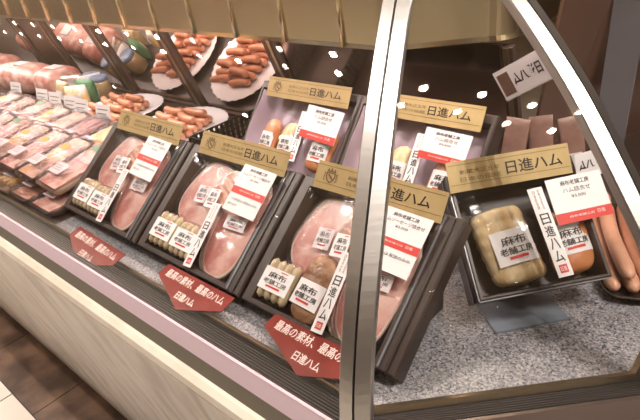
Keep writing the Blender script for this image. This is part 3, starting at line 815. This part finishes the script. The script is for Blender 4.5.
# jars
for i, (x, y, k, lb) in enumerate(((-1.60, .775, 1.0, 'glass jar with blue lid standing left of the sausage plate'), (-1.70, .80, .9, 'shorter glass jar with blue lid behind the pouches'))):
    root = empty('jar', T(x, y, DECK+.0005) @ Matrix.Scale(k, 4))
    mb = MB(); mb.loft([[(r*math.cos(2*PI*j/24), r*math.sin(2*PI*j/24), z) for j in range(24)] for r, z in ((.026, 0), (.030, .003), (.030, .05), (.027, .056), (.024, .058))], M_jar); mb.done('jar_body', root, Matrix())
    mb = MB(); mb.loft([[(r*math.cos(2*PI*j/24), r*math.sin(2*PI*j/24), z) for j in range(24)] for r, z in ((.026, .058), (.027, .059), (.027, .070), (.024, .072))], M_jarlid); mb.done('lid', root, Matrix())
    mb = MB(); N = 8
    vs = [(.0306*math.sin(a), -.0306*math.cos(a), z) for z in (.012, .045) for a in [(-.8+1.6*q/N) for q in range(N+1)]]
    mb.faces(vs, [(q, q+1, N+2+q, N+1+q) for q in range(N)], M_white); mb.done('paper_label', root, Matrix(), recalc=False)
    tag(root, lb, 'jar', 'blue-lidded jars')

# scalloped plates of sausages
def plate(x, y, yaw, a, b, label):
    mb = MB(); n = 72; R_ = []
    for rr, z, sc in ((.0, .004, 0), (.55, .004, 0), (.72, .006, 0), (.97, .018, .02), (1., .019, .035), (.985, .0165, .03), (.72, .002, 0), (.55, 0, 0), (0, 0, 0)):
        R_.append([((rr+sc*math.sin(30*t)*.6)*a*math.cos(t), (rr+sc*math.sin(30*t)*.6)*b*math.sin(t), z) for t in [2*PI*j/n for j in range(n)]])
    R_[0] = [(1e-4*math.cos(2*PI*j/n), 1e-4*math.sin(2*PI*j/n), .004) for j in range(n)]; R_[-1] = [(1e-4*math.cos(2*PI*j/n), 1e-4*math.sin(2*PI*j/n), 0) for j in range(n)]
    mb.loft(R_, M_porc, cap=False)
    o = mb.done('plate', None, T(x, y, DECK+.0005) @ RZ(yaw)); tag(o, label, 'plate', 'white plates of smoked sausages'); return o
PL = [(-1.405, .715, -62, .128, .118, 'left white scalloped oval plate of sausages, behind the price tags'), (-1.125, .712, -62, .128, .118, 'right white scalloped oval plate of sausages, behind the leftmost gift box'),
      ]
for p in PL: plate(*p)
def sausage_mesh(L, r, m, bend):
    mb = MB(); mb.capsule((-L/2, 0, r), (L/2, 0, r), r, m, bend=bend, n=12, seg=8, bdir=(0, 0, 1)); o = mb.done('smoked_sausage'); return o
proto_s = sausage_mesh(.070, .0098, M_osaus, .005); first = True
def put_s(mw, lab, grp):
    global first
    if first: o = proto_s; first = False
    else: o = proto_s.copy(); C.objects.link(o)
    o.matrix_world = mw; tag(o, lab, 'sausage', grp)
for pi, (px, py, yaw, a, b, _) in enumerate(PL):
    side = 'left' if pi == 0 else 'right'
    for cx in range(2):
        for i in range(7):
            t = (i-3)/3
            put_s(T(px-.048+.080*cx-.022*t, py+.066*t+.002*(cx), DECK+.0075) @ RZ(-8+random.uniform(-7, 7)), 'smoked sausage in the bottom layer on the %s scalloped plate' % side, 'bottom sausages on the %s plate' % side)
    for i in range(6):
        t = (i-2.5)/2.5
        put_s(T(px-.043+.07*(i % 2)-.018*t, py+.048*t, DECK+.0265) @ RZ(-8+random.uniform(-16, 16)), 'smoked sausage piled on top on the %s scalloped plate' % side, 'top sausages on the %s plate' % side)

# black lattice basket
bk = empty('lattice_basket', T(-.86, .715, DECK+.0005) @ RZ(0))
mb = MB(); mb.box(-.085, .085, -.10, .10, 0, .003, M_dark); mb.done('basket_base', bk, Matrix())
def lattice(L, mw):
    mb = MB(); h = .048
    for z in (0, .012, .024, .036, .048): mb.box(-L/2, L/2, -.0012, .0012, z, z+.0035, M_dark)
    n = int(L/.014)
    for i in range(n+1): mb.box(-L/2+i*L/n-.0042, -L/2+i*L/n+.0042, -.0012, .0012, 0, h, M_dark)
    mb.done('lattice_side', bk, mw)
lattice(.20, T(-.085, 0, .003) @ RZ(90)); lattice(.20, T(.085, 0, .003) @ RZ(90)); lattice(.17, T(0, -.10, .003)); lattice(.17, T(0, .10, .003))
tag(bk, 'black lattice basket between the right sausage plate and the satin-lined box', 'basket')

# long sausages in a dark dish at the right
dsh = empty('serving_dish', T(-.125, .708, DECK+.0005) @ RZ(-65))
mb = MB(); 
R_ = [[(x*k, y*k, z) for x, y in blob_outline(.118, .048, 1, 28, 0, 6)] for z, k in ((0, .9), (.012, 1.), (.012, .97), (.003, .87))]
mb.loft(R_, M_trayb); mb.done('dish_body', dsh, Matrix())
tag(dsh, 'long dark dish of pale sausages at the right end', 'dish')
mb = MB(); mb.capsule((-.105, 0, .0095), (.105, 0, .0095), .0095, M_lsaus, bend=.006, n=12, seg=10); ls = mb.done('long_sausage')
lp = ['nearest the two-ham box', 'second from the two-ham box', 'third from the two-ham box', 'nearest the outer glass', 'on top, nearest the two-ham box', 'on top, nearest the outer glass']
for i in range(6):
    o = ls if i == 0 else ls.copy()
    if i: C.objects.link(o)
    k = i if i < 4 else i-4
    v = -.0315+.021*k if i < 4 else -.018+.036*k
    o.matrix_world = T(-.125, .708, DECK+.0056+(.0185 if i > 3 else 0)) @ RZ(-65+(random.uniform(-5, 5) if i > 3 else 0)) @ T(0, v, 0)
    tag(o, 'long pale sausage in the dark dish, ' + lp[i], 'sausage', 'long sausages in the dark dish')

reflected_sign(-.286, .74, CAMZ-.254, 0, 90, 33, .074, .044, 'small dimmed card standing in for a header board reflection, dark picture and brush lettering, high behind the two-ham box', True)
for i, (x, y, yw, rl, lb) in enumerate(((-.315, .755, 10, 4, 'leftmost flat pinkish pack standing in for ham reflections behind the two-ham box'), (-.268, .785, 25, -6, 'middle flat pinkish pack standing in for ham reflections behind the two-ham box'), (-.225, .810, 35, -10, 'rightmost flat pinkish pack standing in for ham reflections behind the two-ham box'))):
    o = empty('reflected_pack', T(x, y, DECK+.0015) @ RZ(yw) @ RY(rl)); mb = MB(); rings = []  # packs added in place of ham reflections in the mirror
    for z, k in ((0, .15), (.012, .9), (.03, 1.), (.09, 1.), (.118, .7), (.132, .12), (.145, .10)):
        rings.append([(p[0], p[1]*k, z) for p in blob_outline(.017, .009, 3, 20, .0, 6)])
    mb.loft(rings, M_reflham); mb.done('meat', o, Matrix())
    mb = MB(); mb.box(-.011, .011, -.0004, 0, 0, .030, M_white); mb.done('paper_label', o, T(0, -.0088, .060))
    tag(o, lb, 'meat pack', 'ham reflection stand-ins behind the right box')
mb = MB(); mb.box(-.023, .023, -.004, .004, 0, .33, glass_mat('grey acrylic sheet', .1, (.72, .74, .78), 1.5, haze=.25, hazecol=(.55, .57, .62)))
o = mb.done('divider_panel', None, T(-.226, .95, DECK+.0005)); tag(o, 'narrow grey translucent divider panel in the right-hand run of the case', 'divider')
reflected_sign(-.163, .643, DECK+.135, 62, 70, 0, .050, .030, 'small white card standing in for a header board reflection, black brush lettering, just behind the two-ham box')
# ---------------------------------------------------------------- ceiling lamps over the aisle (row parallel to the case)
def lamp_mesh():
    mb = MB(); mb.loft([[(r*math.cos(2*PI*j/20), r*math.sin(2*PI*j/20), z) for j in range(20)] for r, z in ((.020, -.004), (.024, -.012), (.030, -.012), (.030, 0))], M_steel, cap=False)
    return mb
cl = empty('ceiling_lamp', T(0, 0, 2.583))
lamp_mesh().done('lamp_ring', cl, Matrix())
mb = MB(); mb.prism([(.019*math.cos(2*PI*j/20), .019*math.sin(2*PI*j/20)) for j in range(20)], -.008, -.004, M_lampw); mb.done('lamp_disc', cl, Matrix())
spots = []
for i in range(12): spots.append((-1.60-.338*i, .03, 'ceiling spotlight over the case, %d from the corner'))
for i in range(12): spots.append((-1.60-.338*i, -.13, ''))  # added twin row, makes the doubled reflections of the glass
for x, y in ((.38, .29), (.63, .37), (.89, .42), (1.12, .49)): spots.append((x, y, '')); spots.append((x+.03, y-.15, ''))  # second lamp of each pair added for the doubled reflection
for x in (-2.5, -4.0, -5.9): spots.append((x, -.75, ''))
for x, y in ((2.8, -1.6), (3.4, -1.2), (2.2, -2.2), (7.41, -4.86), (6.57, -3.94), (5.09, -2.33), (4.6, -1.4), (-3.0, -2.2), (-.5, -2.2)): spots.append((x, y, ''))
for i, (x, y, _) in enumerate(spots):
    o = cl if i == 0 else copy_tree(cl)
    o.matrix_world = T(x, y, 2.583)
    tag(o, 'round recessed ceiling spotlight over the aisle, seen only as a reflection in the glass', 'ceiling lamp', 'ceiling spotlights')  # the added twin lamps share this label

def area(name, loc, rot, sx, sy, e, col):
    l = bpy.data.lights.new(name, 'AREA'); l.shape = 'RECTANGLE'; l.size = sx; l.size_y = sy; l.energy = e; l.color = col
    o = bpy.data.objects.new(name, l); C.objects.link(o); o.location = loc; o.rotation_euler = [math.radians(a) for a in rot]
    return o
# strip lamps under the case top, just behind the glass, plus added canopy fill
area('case_strip_light', (-1.55, .60, CAMZ-.034), (-8, 0, 0), 2.6, .03, 6.5, (1., .78, .78))
area('canopy_fill_light', (-1.75, .715, CAMZ-.128), (0, 0, 0), 2.5, .025, 6, (1., .84, .80))  # fill light added to brighten the plates and back boxes
area('corner_strip_light', (-.34, .66, CAMZ-.034), (0, 20, 0), .10, .20, 1.5, (1., .88, .78))
for i, (x, y, _) in enumerate(spots):
    if y < .6 and i % 2 == 0 or i > 30:
        l = bpy.data.lights.new('spot_bulb', 'SPOT'); l.energy = 46; l.color = (1., .90, .83); l.spot_size = math.radians(130); l.spot_blend = .6; l.shadow_soft_size = .012
        o = bpy.data.objects.new('spot_bulb', l); C.objects.link(o); o.location = (x, y, 2.57)

# ---------------------------------------------------------------- world, camera
w = bpy.data.worlds.new('World'); bpy.context.scene.world = w; w.use_nodes = True
w.node_tree.nodes['Background'].inputs[0].default_value = (.9, .75, .62, 1); w.node_tree.nodes['Background'].inputs[1].default_value = .25
cam = bpy.data.cameras.new('camera'); co = bpy.data.objects.new('camera', cam); C.objects.link(co)
cam.sensor_fit = 'HORIZONTAL'; cam.sensor_width = 36; cam.lens = 550/640*36; cam.clip_start = .01
X = Vector((.754, .248, -.608)).normalized(); Y = Vector((.649, -.428, .630)); Y = (Y-X*X.dot(Y)).normalized(); Zv = X.cross(Y)
# world axes given in camera coords (x right, y down, z forward) -> camera matrix columns
right = Vector((X.x, Y.x, Zv.x)); down = Vector((X.y, Y.y, Zv.y)); fwd = Vector((X.z, Y.z, Zv.z))
mw = Matrix((( right.x, -down.x, -fwd.x, 0), (right.y, -down.y, -fwd.y, 0), (right.z, -down.z, -fwd.z, CAMZ), (0, 0, 0, 1)))
co.matrix_world = mw
sc = bpy.context.scene; sc.camera = co
sc.view_settings.view_transform = 'Standard'; sc.view_settings.look = 'None'; sc.view_settings.exposure = -0.15; sc.view_settings.gamma = 1
sc.cycles.transparent_max_bounces = 24; sc.cycles.max_bounces = 10; sc.cycles.glossy_bounces = 6
sc.cycles.use_denoising = True
